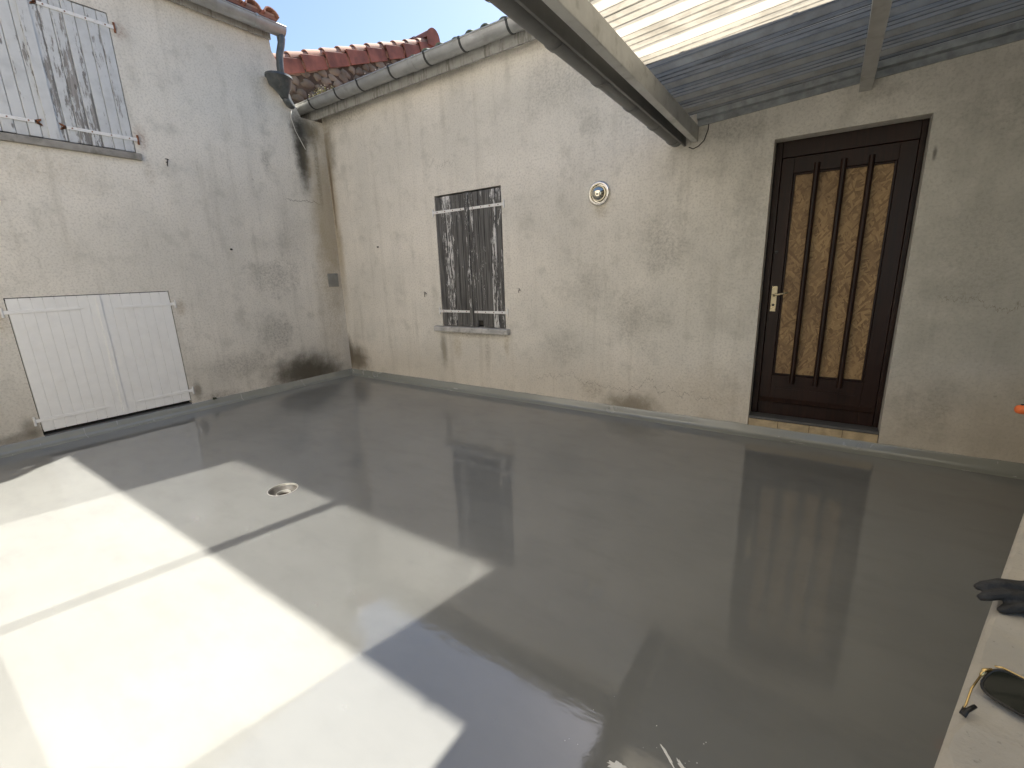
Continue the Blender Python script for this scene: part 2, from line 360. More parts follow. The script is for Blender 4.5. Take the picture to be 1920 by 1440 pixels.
class MB:
    def __init__(s): s.v = []; s.f = []
    def add(s, vs, fs):
        k = len(s.v); s.v += [tuple(v) for v in vs]; s.f += [tuple(i + k for i in f) for f in fs]; return s
    def box(s, lo, hi):
        x0, y0, z0 = lo; x1, y1, z1 = hi
        return s.add([(x0, y0, z0), (x1, y0, z0), (x1, y1, z0), (x0, y1, z0), (x0, y0, z1), (x1, y0, z1), (x1, y1, z1), (x0, y1, z1)],
                     [(0, 3, 2, 1), (4, 5, 6, 7), (0, 1, 5, 4), (1, 2, 6, 5), (2, 3, 7, 6), (3, 0, 4, 7)])
    def loft(s, rings, closed=True, caps=True):
        n = len(rings[0]); vs = [p for r in rings for p in r]; fs = []
        for i in range(len(rings) - 1):
            for j in range(n if closed else n - 1):
                a = i * n + j; b = i * n + (j + 1) % n
                fs.append((a, b, b + n, a + n))
        if caps and closed:
            fs.append(tuple(range(n - 1, -1, -1))); fs.append(tuple((len(rings) - 1) * n + j for j in range(n)))
        return s.add(vs, fs)
    def prism(s, prof, fn, a, b):
        """2D profile carried from a to b; fn(u, v, t) gives the point."""
        return s.loft([[fn(u, v, t) for u, v in prof] for t in ((a, b) if not isinstance(a, (list, tuple)) else a)])
    def tube(s, path, rad, n=10, caps=True):
        pts = [Vector(p) for p in path]; rs = rad if isinstance(rad, (list, tuple)) else [rad] * len(pts)
        rings = []; up = None
        for i, p in enumerate(pts):
            d = (pts[min(i + 1, len(pts) - 1)] - pts[max(i - 1, 0)]).normalized()
            if up is None: up = Vector((0, 0, 1)) if abs(d.z) < .9 else Vector((1, 0, 0))
            x = d.cross(up).normalized(); up = x.cross(d).normalized()
            rings.append([p + (x * math.cos(2 * PI * k / n) + up * math.sin(2 * PI * k / n)) * rs[i] for k in range(n)])
        return s.loft(rings, True, caps)
    def lathe(s, prof, fn, n=32, caps=False):
        return s.loft([[fn(r * math.cos(2 * PI * k / n), r * math.sin(2 * PI * k / n), h) for k in range(n)] for r, h in prof], True, caps)
    def build(s, name, mat, parent=None, smooth=False, bevel=0., seg=2, origin=None, autos=None):
        vs = [Vector(v) for v in s.v]
        if origin is None:
            lo = [min(v[i] for v in vs) for i in range(3)]; hi = [max(v[i] for v in vs) for i in range(3)]
            origin = Vector(((lo[0] + hi[0]) / 2, (lo[1] + hi[1]) / 2, lo[2]))
        origin = Vector(origin)
        bm = bmesh.new()
        bv = [bm.verts.new(v - origin) for v in vs]
        for f in s.f:
            try: bm.faces.new([bv[i] for i in f])
            except ValueError: pass
        bmesh.ops.recalc_face_normals(bm, faces=bm.faces)
        if bevel:
            es = [e for e in bm.edges if len(e.link_faces) == 2 and e.calc_face_angle(0) > .6]
            bmesh.ops.bevel(bm, geom=es, offset=bevel, segments=seg, profile=.5, affect='EDGES', clamp_overlap=True)
        me = bpy.data.meshes.new(name); bm.to_mesh(me); bm.free()
        return link(name, me, mat, parent, origin, smooth, autos)
def link(name, me, mat, parent=None, origin=(0, 0, 0), smooth=False, autos=None):
    if mat is not None and not me.materials: me.materials.append(mat)
    if smooth: me.polygons.foreach_set('use_smooth', [True] * len(me.polygons))
    if autos: me.set_sharp_from_angle(angle=math.radians(autos))
    o = bpy.data.objects.new(name, me); COL.objects.link(o); o.parent = parent
    o.location = Vector(origin) - world_of(parent); ORG[o.name] = Vector(origin)
    return o
def clone(o, origin, parent, rot=None, scale=None):
    c = o.copy(); COL.objects.link(c); c.parent = parent; c.location = Vector(origin) - world_of(parent); ORG[c.name] = Vector(origin)
    if rot is not None: c.rotation_euler = rot
    if scale is not None: c.scale = scale
    return c

def fill_poly(bm, loops):
    es = []; vs = []
    for lp in loops:
        vv = [bm.verts.new(p) for p in lp]; vs.append(vv)
        es += [bm.edges.new((vv[i], vv[(i + 1) % len(vv)])) for i in range(len(vv))]
    bmesh.ops.triangle_fill(bm, use_beauty=True, edges=es)
    return vs
def make_wall(name, mat, parent, outline, holes, pt, thick, mat_hole=None):
    """Wall slab with recessed rectangular openings; pt(a, z, depth) gives the point."""
    bm = bmesh.new()
    rect = lambda h: [(h[0], h[2]), (h[1], h[2]), (h[1], h[3]), (h[0], h[3])]
    loops = [outline] + [rect(h) for h in holes]
    fill_poly(bm, [[pt(a, z, 0) for a, z in lp] for lp in loops])
    def side(lp, d):
        f0 = [bm.verts.new(pt(a, z, 0)) for a, z in lp]; f1 = [bm.verts.new(pt(a, z, d)) for a, z in lp]
        for i in range(len(lp)):
            j = (i + 1) % len(lp); bm.faces.new((f0[i], f0[j], f1[j], f1[i]))
        return f1
    bm.faces.new(side(outline, thick))
    for h in holes:
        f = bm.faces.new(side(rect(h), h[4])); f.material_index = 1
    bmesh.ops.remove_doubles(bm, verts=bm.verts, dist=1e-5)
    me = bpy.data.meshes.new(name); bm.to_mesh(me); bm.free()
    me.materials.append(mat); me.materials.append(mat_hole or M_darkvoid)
    return link(name, me, None, parent, world_of(parent)) if not _shift(me, world_of(parent)) else None
def _shift(me, off):
    for v in me.vertices: v.co -= off
    return False

# ------------------------------------------------------------------ setting: ground, terrace floor
g = MB().box((-60, -60, -3.4), (60, 60, -3.0)).build('ground', M_ground); meta(g, kind='structure')
DRAIN = (2.86, -2.70); DR = .098
def terrace():
    bm = bmesh.new()
    out = [(-.02, -4.52, 0), (5.9, -4.52, 0), (7.4, .03, 0), (-.02, .03, 0)]
    cir = [(DRAIN[0] + DR * math.cos(2 * PI * k / 64), DRAIN[1] + DR * math.sin(2 * PI * k / 64), 0) for k in range(64)]
    fill_poly(bm, [out, cir])
    for f in bm.faces:
        if f.normal.z < 0: f.normal_flip()
    low = [bm.verts.new((x, y, -.3)) for x, y, z in out]; top = [bm.verts.new(p) for p in out]
    for i in range(4):
        j = (i + 1) % 4; bm.faces.new((top[i], low[i], low[j], top[j]))
    bm.faces.new(low)
    bmesh.ops.remove_doubles(bm, verts=bm.verts, dist=1e-5)
    me = bpy.data.meshes.new('terrace_floor'); bm.to_mesh(me); bm.free()
    return meta(link('terrace_floor', me, M_floor), kind='structure')
floor = terrace()
def upstand(fn, a, b, n):
    rnd = random.Random(3); rings = []; w = 0.
    for i in range(n + 1):
        t = a + (b - a) * i / n; w = .8 * w + .2 * rnd.uniform(-1, 1); j = .010 * w + rnd.uniform(-.0012, .0012)
        prof = [(-.004, .082 + j), (.008, .083 + j), (.016, .072 + j), (.020, .035), (.030, .016), (.052 + .3 * j, .006), (.085 + .6 * j, .0015), (.09, -.004), (-.004, -.004)]
        rings.append([fn(d, z, t) for d, z in prof])
    return MB().loft(rings).build('upstand', M_upstand, floor, smooth=True, autos=50)
upstand(lambda d, z, t: (t, -d, z), -.015, 7.16, 140)
upstand(lambda d, z, t: (d, t, z), -4.49, .01, 90)

# floor drain
dr = thing('floor_drain', 'round grey floor drain with open pipe sunk in the resin floor', 'drain', (DRAIN[0], DRAIN[1], -.09))
dl = lambda x, y, h: (DRAIN[0] + x, DRAIN[1] + y, h)
MB().lathe([(.0985, .0015), (.094, .002), (.0925, -.002), (.0925, -.012), (.099, -.012)], dl, 48).build('rim', M_drainrim, dr, smooth=True, autos=40)
MB().lathe([(.0925, -.010), (.086, -.014), (.082, -.024), (.062, -.040), (.049, -.048), (.047, -.06)], dl, 48).build('bowl', M_drain, dr, smooth=True, autos=60)
MB().lathe([(.047, -.060), (.047, -.026), (.0445, -.024), (.042, -.026), (.042, -.06)], dl, 40).build('collar', M_drainrim, dr, smooth=True, autos=40)
MB().lathe([(.042, -.045), (.041, -.28)], dl, 40).lathe([(.041, -.20), (.0001, -.20)], dl, 40).build('outlet_pipe', M_pipe_in, dr, smooth=True, autos=40)

# ------------------------------------------------------------------ house on the left
lh = thing('left_house', 'rendered house wall with white shutters above and below beside the back wall', 'house', (0, -2.2, 0))
ptL = lambda a, z, d: (-d, a, z)
UW = (-3.335, -2.175, 2.69, 3.895, .07); LW = (-3.365, -2.150, .092, 1.345, .075)
make_wall('wall', M_left, lh, [(-4.5, -.3), (.05, -.3), (.05, 3.44), (-.31, 3.441), (-.335, 3.50), (-.40, 3.62), (-.47, 3.82), (-.52, 3.98), (-.585, 4.10), (-.60, 4.30), (-4.5, 4.30)], [UW, LW], ptL, .4)

def strap_box(mb, fn, a0, a1, zc, hh, d0, d1, point=0.):
    """flat iron strap; optional pointed end at a0"""
    s = 1 if a1 > a0 else -1
    prof = [(a1, zc - hh), (a1, zc + hh), (a0 + s * point, zc + hh * .8)] + ([(a0, zc)] if point else []) + [(a0 + s * point, zc - hh * .8)]
    mb.loft([[fn(a, z, d0) for a, z in prof], [fn(a, z, d1) for a, z in prof]])
def shutter(parent, name, label, fn, a0, a1, z0, z1, nplank, d, thick, mat, wob, gap, straps, hinge_side, strap_mat, pintle_mat, strap_len, groove=False, fishtail=False, notch=None, point=0.):
    """Leaf made of planks. fn(a, z, out) gives the point, out measured from the wall face outwards."""
    rnd = random.Random(int(abs(a0) * 100))
    if groove: thick = .004
    back = MB(); back.loft([[fn(a, z, d - thick - .022) for a, z in ((a0, z0 + .02), (a1, z0 + .02), (a1, z1 - .02), (a0, z1 - .02))], [fn(a, z, d - thick - .001) for a, z in ((a0, z0 + .02), (a1, z0 + .02), (a1, z1 - .02), (a0, z1 - .02))]])
    leaf_o = back.build(name, M_darkvoid if not groove else mat, parent); meta(leaf_o, label)
    w = (a1 - a0) / nplank
    for i in range(nplank):
        p0 = a0 + w * i + gap / 2; p1 = a0 + w * (i + 1) - gap / 2
        e = rnd.uniform(-wob, wob); zb = z0 + rnd.uniform(0, wob * 1.5); zt = z1 - rnd.uniform(0, wob)
        if notch and i == notch[0]: zb += notch[1]
        m = MB(); m.loft([[fn(a, z, d - thick + e) for a, z in ((p0, zb), (p1, zb), (p1, zt), (p0, zt))], [fn(a, z, d + e) for a, z in ((p0, zb), (p1, zb), (p1, zt), (p0, zt))]])
        m.build('plank', mat, leaf_o, bevel=.0035 if not groove else .0025, seg=1)
    hs = a1 if hinge_side > 0 else a0
    for zc in straps:
        m = MB(); inner = hs - hinge_side * strap_len
        strap_box(m, fn, inner, hs + hinge_side * .035, zc, .016, d + wob + .0005, d + wob + .006, point)
        if not groove:
            pass
        so = m.build('strap_hinge', strap_mat, leaf_o, bevel=.0015, seg=1)
        b = MB()
        for q in range(4):
            aa = inner + hinge_side * (.05 + q * (strap_len - .08) / 3)
            b.loft([[fn(aa + .006 * math.cos(k * PI / 4), zc + .006 * math.sin(k * PI / 4), o_) for k in range(8)] for o_ in (d + wob + .005, d + wob + .009)])
        meta(b.build('bolt_head', M_rust if not groove else strap_mat, leaf_o), kind='stuff')
        if fishtail:
            f = MB()
            for sgn in (-1, 1):
                f.loft([[fn(a, z, o_) for a, z in ((inner + hinge_side * .012, zc - .012), (inner + hinge_side * .012, zc + .012), (inner - hinge_side * .035, zc + sgn * .030), (inner - hinge_side * .030, zc + sgn * .012))] for o_ in (d + wob + .001, d + wob + .006)])
            f.build('fishtail_end', M_rust, leaf_o)
        pn = MB(); pc = hs + hinge_side * .040
        pn.tube([fn(pc, zc - .042, d + .004), fn(pc, zc + .042, d + .004)], .009, 10)
        pn.tube([fn(pc, zc - .032, -.02), fn(pc, zc - .032, d + .004)], .008, 8)
        pn.build('hinge_pin', pintle_mat, leaf_o, smooth=True, autos=40)
    return leaf_o
fnL = lambda a, z, o: (o, a, z)
# upper pair, peeling white planks
shutter(lh, 'shutter', 'peeling white plank shutter leaf nearest the roof gutter', fnL, -2.752, -2.180, 2.70, 3.885, 7, .004, .028, M_plank_white, .003, .004, (2.82, 3.785), 1, M_strap_white, M_rust, .50, fishtail=True)
shutter(lh, 'shutter', 'peeling white plank shutter leaf, the other half of the upper pair', fnL, -3.33, -2.760, 2.70, 3.885, 7, .004, .028, M_plank_white, .003, .004, (2.824, 3.785), -1, M_strap_white, M_rust, .47, fishtail=True)
MB().box((.006, -2.80, 2.70), (.016, -2.725, 3.885)).build('cover_strip', M_plank_white, lh, bevel=.003)
MB().box((-.06, -3.40, 2.628), (.035, -2.142, 2.690)).build('window_sill', M_sill_dark, lh, bevel=.006)
# lower pair, clean white
shutter(lh, 'shutter', 'clean white painted shutter leaf beside the corner stain', fnL, -2.735, -2.157, .128, 1.338, 7, .000, .026, M_shutter_white, .0, .0011, (.235, 1.206), 1, M_shutter_white, M_strap_white, .48, groove=True, point=.05)
shutter(lh, 'shutter', 'clean white painted shutter leaf, wider, with cover strip', fnL, -3.358, -2.741, .128, 1.338, 8, .000, .026, M_shutter_white, .0, .0011, (.238, 1.222), -1, M_shutter_white, M_strap_white, .50, groove=True, point=.05)
MB().box((.001, -2.765, .128), (.009, -2.728, 1.338)).build('cover_strip', M_shutter_white, lh, bevel=.003)
MB().box((-.074, -3.36, .083), (.010, -2.155, .098)).build('window_sill', M_greysill, lh, bevel=.003)
# iron catches, nail and vent plate on the wall
def catch(parent, fn, a, z, mat, s=1.):
    m = MB(); m.tube([fn(a, z, -.01), fn(a, z, .035)], .005 * s, 8)
    m.tube([fn(a + .004, z + .03 * s, .032), fn(a, z, .036), fn(a - .006, z - .03 * s, .034), fn(a - .004, z - .05 * s, .030)], [.004 * s, .006 * s, .006 * s, .004 * s], 8)
    m.tube([fn(a - .018 * s, z + .028 * s, .03), fn(a + .004, z + .030 * s, .032), fn(a + .02 * s, z + .022 * s, .03)], .005 * s, 8)
    return m.build('shutter_catch', mat, parent, smooth=True)
catch(lh, fnL, -1.93, 2.65, M_darkiron, .9)
MB().tube([(-.01, -1.44, 1.79), (.03, -1.445, 1.785)], .011, 8).build('iron_peg', M_darkiron, lh)
vp = MB().box((-.002, -.215, 1.30), (.014, -.055, 1.485)).build('vent_plate', M_vent, lh, bevel=.004)
for k in range(5): MB().box((.0145, -.195, 1.325 + k * .031), (.0185, -.075, 1.345 + k * .031)).build('louvre', M_vent, vp, bevel=.0015, seg=1)
# eave: fascia, gutter, roof, tiles
MB().box((.03, -4.5, 4.195), (.055, -.60, 4.33)).build('fascia', M_fascia, lh, bevel=.003)
MB().box((-.02, -4.5, 4.30), (.03, -.60, 4.345)).build('soffit_board', M_fascia, lh)
def half_round(r, th=.004, n=14, bead=.010):
    out = [(r * math.cos(PI + PI * k / n), r * math.sin(PI + PI * k / n)) for k in range(n + 1)]
    inn = [((r - th) * math.cos(2 * PI - PI * k / n), (r - th) * math.sin(2 * PI - PI * k / n)) for k in range(n + 1)]
    return out + inn
def gutter(parent, name, mat, fn, a, b, r, hangers, hmat, hw=.012, cap=(True, True), bead_side=-1, seams=()):
    m = MB(); m.prism(half_round(r), fn, a, b)
    m.tube([fn(bead_side * r, .004, a), fn(bead_side * r, .004, b)], .009, 8)
    go = m.build(name, mat, parent, smooth=True, autos=40)
    for t, on in zip((a, b), cap):
        if on:
            d = .004 if b > a else -.004
            MB().prism([(r * math.cos(PI + PI * k / 14), r * math.sin(PI + PI * k / 14)) for k in range(15)], fn, t - d, t + d).build('end_cap', mat, go)
    for h in hangers:
        o = [(q * math.cos(PI + PI * k / 14), q * math.sin(PI + PI * k / 14)) for q in (r + .001,) for k in range(15)]
        i = [((r + .005) * math.cos(2 * PI - PI * k / 14), (r + .005) * math.sin(2 * PI - PI * k / 14)) for k in range(15)]
        mm = MB(); mm.prism(o + i, fn, h - hw, h + hw)
        mm.prism([(bead_side * r - .012, -.01), (bead_side * r + .012, -.01), (bead_side * r + .012, .016), (bead_side * r - .012, .016)], fn, h - hw, h + hw)
        mm.build('hanger', hmat, go, smooth=True, autos=40)
    for h in seams:
        o = [((r + .0015) * math.cos(PI + PI * k / 14), (r + .0015) * math.sin(PI + PI * k / 14)) for k in range(15)]
        i = [((r + .004) * math.cos(2 * PI - PI * k / 14), (r + .004) * math.sin(2 * PI - PI * k / 14)) for k in range(15)]
        MB().prism(o + i, fn, h - .03, h + .03).build('joint_sleeve', mat, go, smooth=True, autos=40)
    return go
gutter(lh, 'gutter', M_zinc, lambda u, v, t: (.150 - u, t, 4.305 + v), -4.5, -.50, .085, [-4.2, -3.6, -3.0, -2.4, -1.8, -1.25, -.84], M_zinc, bead_side=-1)
rs = MB(); rs.loft([[(.20, y, 4.345), (.20, y, 4.385), (-4.2, y, 5.705), (-4.2, y, 5.66)] for y in (-4.5, -.585)]); rs.build('roof', M_tile, lh)
def barrel(L, r0, r1, n=8, th=.014, arc=PI):
    """canal tile lying along +X, crown up"""
    s0 = (PI - arc) / 2; rings = []
    for x, r in ((0, r0), (L, r1)):
        o = [(x, r * math.cos(s0 + arc * k / n), r * math.sin(s0 + arc * k / n)) for k in range(n + 1)]
        i = [(x, (r - th) * math.cos(s0 + arc * (n - k) / n), (r - th) * math.sin(s0 + arc * (n - k) / n)) for k in range(n + 1)]
        rings.append(o + i)
    return MB().loft(rings)
slope = math.atan(.3)
proto = None
y = -.66
while y > -4.45:
    for c in range(2):
        o = Vector((.245 - c * .36, y, 4.375 + c * .36 * .3 + .012 * c))
        rot = (random.uniform(-.03, .03), slope - PI * 0 + .02, PI + random.uniform(-.02, .02))
        if proto is None:
            proto = barrel(.45, .088, .070).build('roof_tile', M_tile, lh, smooth=True, autos=40, origin=(0, 0, 0)); proto.location = o - world_of(lh); proto.rotation_euler = (0, slope, PI); ORG[proto.name] = o
        else: clone(proto, o, lh, rot)
    y -= .205
# mortar plug under the last tiles, downpipe and hopper
MB().box((.10, -4.45, 4.372), (.20, -.60, 4.41)).build('mortar_bed', M_tile_light, lh, bevel=.01)
MB().tube([(.15, -.53, 4.26), (.15, -.53, 4.20), (.147, -.535, 4.15), (.135, -.57, 4.02), (.13, -.58, 3.90), (.13, -.58, 3.74)], [.05, .046, .04, .04, .04, .04], 16).build('downpipe', M_downpipe, lh, smooth=True)
def ring(cx, cy, z, rx, ry, n=20): return [(cx + rx * math.cos(2 * PI * k / n), cy + ry * math.sin(2 * PI * k / n), z) for k in range(n)]
hp = MB(); hp.loft([ring(.12, -.61, 3.80, .13, .155), ring(.12, -.61, 3.775, .135, .16), ring(.12, -.61, 3.765, .12, .145), ring(.11, -.60, 3.70, .11, .13), ring(.10, -.58, 3.67, .085, .10), ring(.09, -.56, 3.62, .055, .06), ring(.07, -.53, 3.58, .045, .045)], caps=False)
hp.loft([ring(.12, -.61, 3.799, .12, .145), ring(.10, -.58, 3.68, .08, .09), ring(.09, -.57, 3.66, .01, .01)], caps=True)
hp.build('rain_hopper', M_downpipe, lh, smooth=True, autos=45)
MB().tube([(.07, -.53, 3.60), (.062, -.515, 3.575), (.03, -.47, 3.555), (-.03, -.40, 3.545), (-.08, -.345, 3.54), (-.10, -.315, 3.54)], [.045, .044, .042, .041, .041, .041], 14).build('outlet_elbow', M_downpipe, lh, smooth=True)

# ------------------------------------------------------------------ house with the door (back wall)
bh = thing('back_house', 'low rendered house with grey shuttered window and brown boarded door', 'house', (4.0, 0, 0))
ptB = lambda a, z, d: (a, d, z)
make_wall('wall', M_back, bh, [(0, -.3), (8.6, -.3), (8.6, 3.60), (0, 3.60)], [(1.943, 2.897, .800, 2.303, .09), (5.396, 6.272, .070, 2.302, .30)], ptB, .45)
fnB = lambda a, z, o: (a, -o, z)
shutter(bh, 'shutter', 'weathered grey shutter leaf near the corner, hinged on its left', fnB, 1.950, 2.415, .806, 2.285, 6, .001, .026, M_plank_grey, .002, .004, (.982, 2.121), -1, M_strap_white, M_strap_white, .44)
shutter(bh, 'shutter', 'weathered grey shutter leaf with a broken plank foot', fnB, 2.422, 2.890, .806, 2.285, 6, .001, .026, M_plank_grey, .002, .004, (.980, 2.117), 1, M_strap_white, M_strap_white, .43, notch=(1, .075))
MB().box((2.395, -.016, .806), (2.445, -.0035, 2.285)).build('cover_strip', M_plank_grey, bh, bevel=.003)
MB().box((1.832, -.058, .737), (2.956, .06, .799)).build('window_sill', M_sill, bh, bevel=.008)
catch(bh, fnB, 1.70, 1.19, M_darkiron, .75); catch(bh, fnB, 3.11, 1.225, M_darkiron, .55)
MB().tube([(.88, .01, 1.80), (.88, -.02, 1.797)], .009, 8).build('iron_peg', M_darkiron, bh)

# door
DX0, DX1 = 5.399, 6.269
MB().box((DX0, .121, .164), (5.446, .175, 2.30)).box((6.238, .121, .164), (DX1, .175, 2.30)).box((5.446, .121, 2.185), (6.238, .175, 2.30)).build('door_frame', M_doorwood, bh, bevel=.004)
dl_ = MB()
dl_.box((5.449, .125, .165), (5.530, .170, 2.181)).box((6.141, .125, .165), (6.235, .170, 2.181)).box((5.530, .125, 2.070), (6.141, .170, 2.181)).box((5.530, .125, .165), (6.141, .170, .505))
door = dl_.build('door', M_doorwood, bh, bevel=.003); meta(door, 'dark brown wooden door with strand board infill and vertical bars')
MB().box((5.531, .150, .506), (6.140, .166, 2.069)).build('door_panel', M_osb, door)
for x in (5.676, 5.838, 5.995):
    MB().prism([(x - .019, .126), (x - .017, .108), (x - .009, .098), (x, .095), (x + .009, .098), (x + .017, .108), (x + .019, .126)], lambda u, v, t: (u, v, t), .445, 2.122).build('door_bar', M_doorwood, door, smooth=True, autos=50)
for lo, hi in (((5.531, .136, .506), (5.545, .1495, 2.069)), ((6.126, .136, .506), (6.140, .1495, 2.069)), ((5.545, .136, 2.055), (6.126, .1495, 2.069)), ((5.545, .136, .506), (6.126, .1495, .520))):
    MB().box(lo, hi).build('panel_bead', M_doorwood, door, bevel=.004)
MB().prism([(.124, .270), (.098, .275), (.094, .286), (.124, .312)], lambda u, v, t: (t, u, v), 5.452, 6.232).build('rain_bar', M_doorwood, door)
MB().box((5.56, .119, .395), (6.11, .1245, .412)).build('rail_moulding', M_doorwood, door, bevel=.002)
pl = MB().box((5.4655, .1205, 1.032), (5.5055, .1245, 1.234)).build('lock_plate', M_brass, door, bevel=.0015)
hd = MB(); hd.tube([(5.485, .122, 1.163), (5.485, .085, 1.163)], .009, 12); hd.tube([(5.481, .082, 1.162), (5.50, .076, 1.166), (5.54, .074, 1.176), (5.585, .076, 1.186)], [.009, .0085, .0075, .007], 12)
hd.build('handle', M_brass, door, smooth=True)
MB().lathe([(.010, .1185), (.010, .1208)], lambda x, z, h: (5.485 + x, h, 1.085 + z), 16, True).build('keyhole', M_black, door)
MB().tube([(5.47, .122, 1.50), (5.47, .12, 1.50)], .012, 12).build('peep_lock', M_black, door)
MB().box((5.397, .006, .1425), (6.271, .2, .163)).build('door_sill', M_greysill, bh, bevel=.004)
ts = MB().box((5.399, .010, .060), (6.269, .28, .140)).build('threshold', M_mortar, bh)
for k in range(4):
    a = 5.401 + k * .217; MB().box((a + .0015, -.004, .078), (a + .2155, .0095, .1415)).build('tile', M_threshold, ts, bevel=.002, seg=1)

# eave of the back house
MB().box((-.36, -.128, 3.445), (8.55, -.100, 3.58)).build('fascia', M_fascia, bh, bevel=.004)
MB().box((-.36, -.10, 3.50), (8.55, -.001, 3.525)).build('soffit_board', M_fascia, bh)
hang = [-.25, .19, .72, 1.14, 1.68, 2.21, 2.68, 3.23, 3.78, 4.3, 4.85, 5.4, 5.95, 6.5, 7.05, 7.6, 8.15]
gutter(bh, 'gutter', M_zinc, lambda u, v, t: (t, -.212 + u, 3.605 - .004 * t + v), -.36, 8.5, .082, hang, M_hanger, .011, seams=(2.0, 5.2))
br = MB(); br.loft([[(x, -.18, 3.625), (x, -.18, 3.655), (x, 5.2, 5.27), (x, 5.2, 5.235)] for x in (-.42, 8.6)]); br.build('roof', M_tile, bh)
proto2 = None; x = 1.86; rng = random.Random(5)
while x < 8.5:
    for c in range(2):
        o = Vector((x + rng.uniform(-.01, .01), -.10 + c * .36 + rng.uniform(-.012, .012), 3.625 + .030 + c * .36 * .3 + c * .012))
        rot = (rng.uniform(-.03, .03), -slope + rng.uniform(-.03, .03), PI / 2 + rng.uniform(-.03, .03))
        if proto2 is None:
            proto2 = barrel(.45, .076, .062).build('roof_tile', M_tile_moss, bh, smooth=True, autos=40, origin=(0, 0, 0)); proto2.location = o - world_of(bh); proto2.rotation_euler = rot; ORG[proto2.name] = o
        else: clone(proto2, o, bh, rot)
    x += .20

# wall lamp
LX, LZ = 4.01, 2.09
wl = thing('wall_lamp', 'round chrome wall lamp with silvered dome between window and door', 'lamp', (LX, 0, LZ))
lf = lambda x, z, h: (LX + x, -h, LZ + z)
MB().lathe([(.108, .0), (.110, .012), (.105, .024), (.094, .031), (.084, .029), (.078, .020), (.076, .008), (.001, .006)], lf, 48).build('reflector_ring', M_chrome, wl, smooth=True, autos=60)
MB().lathe([(.080, .026), (.084, .034), (.090, .034), (.093, .028)], lf, 48).build('inner_rim', M_chrome, wl, smooth=True)
MB().lathe([(.072 * math.cos(a * PI / 20), .012 + .062 * math.sin(a * PI / 20)) for a in range(0, 10)] + [(.0005, .074)], lf, 40).build('dome', M_silver, wl, smooth=True)

# loose wires
def wire(name, pts, r, mat, label):
    o = MB().tube(pts, r, 6).build(name, mat, None, smooth=True); return meta(o, label, 'wire')
wire('hanging_wire', [(.02, -.44, 3.50), (.022, -.46, 3.40), (.02, -.42, 3.26), (.018, -.36, 3.15), (.016, -.31, 3.06)], .005, M_wire, 'pale loose wire hanging on the wall under the rain hopper')
wire('cable', [(4.93, -.012, 2.50), (4.925, -.010, 2.45), (4.90, -.008, 2.38), (4.86, -.008, 2.345), (4.82, -.012, 2.33), (4.79, -.03, 2.345)], .0035, M_darkiron, 'thin dark cable looping round the end of the canopy beam')

# ------------------------------------------------------------------ stone gable behind
XG = -.45; RK = .402; YR = 2.76
nh = thing('stone_gable_house', 'old rubble stone gable with red verge tiles under the sky', 'house', (XG - .2, 2.76, -.3))
rz = lambda y: 4.30 + RK * (min(y, 2 * YR - y) + .04)   # top of the masonry under the tiles
gm = MB(); prof = [(-.29, -.3), (5.8, -.3), (5.8, rz(5.8) - .22), (YR, rz(YR) - .10), (-.29, rz(-.29) - .22)]
gm.loft([[(XG, a, z) for a, z in prof], [(XG - .45, a, z) for a, z in prof]]).build('wall', M_mortar, nh)
protos = []
for k in range(5):
    bm = bmesh.new(); bmesh.ops.create_icosphere(bm, subdivisions=2, radius=1.0); rr = random.Random(40 + k)
    sx = [rr.uniform(.75, 1.1) for _ in range(3)]
    for v in bm.verts:
        n_ = Vector(v.co); d = 1 + .22 * math.sin(3.1 * n_.y + k) * math.cos(2.7 * n_.z + 2 * k) + .10 * math.sin(6 * n_.y + 4 * n_.z + k)
        b_ = max(abs(n_.y), abs(n_.z)); v.co = Vector((n_.x * .55, n_.y * d * (1.12 - .14 * b_), n_.z * d * (1.12 - .14 * b_)))
    me = bpy.data.meshes.new('stone'); bm.to_mesh(me); bm.free(); me.materials.append(M_stone); protos.append(me)
rr = random.Random(11); z = 3.70; row = 0
while z < 5.4:
    y = -.25 + rr.uniform(0, .12); hrow = rr.uniform(.10, .15)
    while y < 3.0:
        wst = rr.uniform(.12, .25)
        if z + hrow * .4 < rz(y) - .12 and z > 3.50 + .28 * (y + .1) - .1:
            o = bpy.data.objects.new('stone', rr.choice(protos)); COL.objects.link(o); o.parent = nh
            o.location = Vector((XG + rr.uniform(-.012, .006), y, z + rr.uniform(-.03, .03))) - world_of(nh)
            o.scale = (.055, wst * .43, hrow * rr.uniform(.38, .50)); o.rotation_euler = (rr.uniform(-.35, .35), rr.uniform(-.1, .1), rr.uniform(-.12, .12))
            for p_ in o.data.polygons: pass
        y += wst * .88
    z += hrow * .86
tau = math.atan(RK)
E_ = Vector((0, math.cos(tau), math.sin(tau))); N_ = Vector((0, -math.sin(tau), math.cos(tau)))
A0 = Vector((XG + .03, -.30, 4.20)); pitch_ = .385 / math.cos(tau)
proto3 = None; proto4 = None
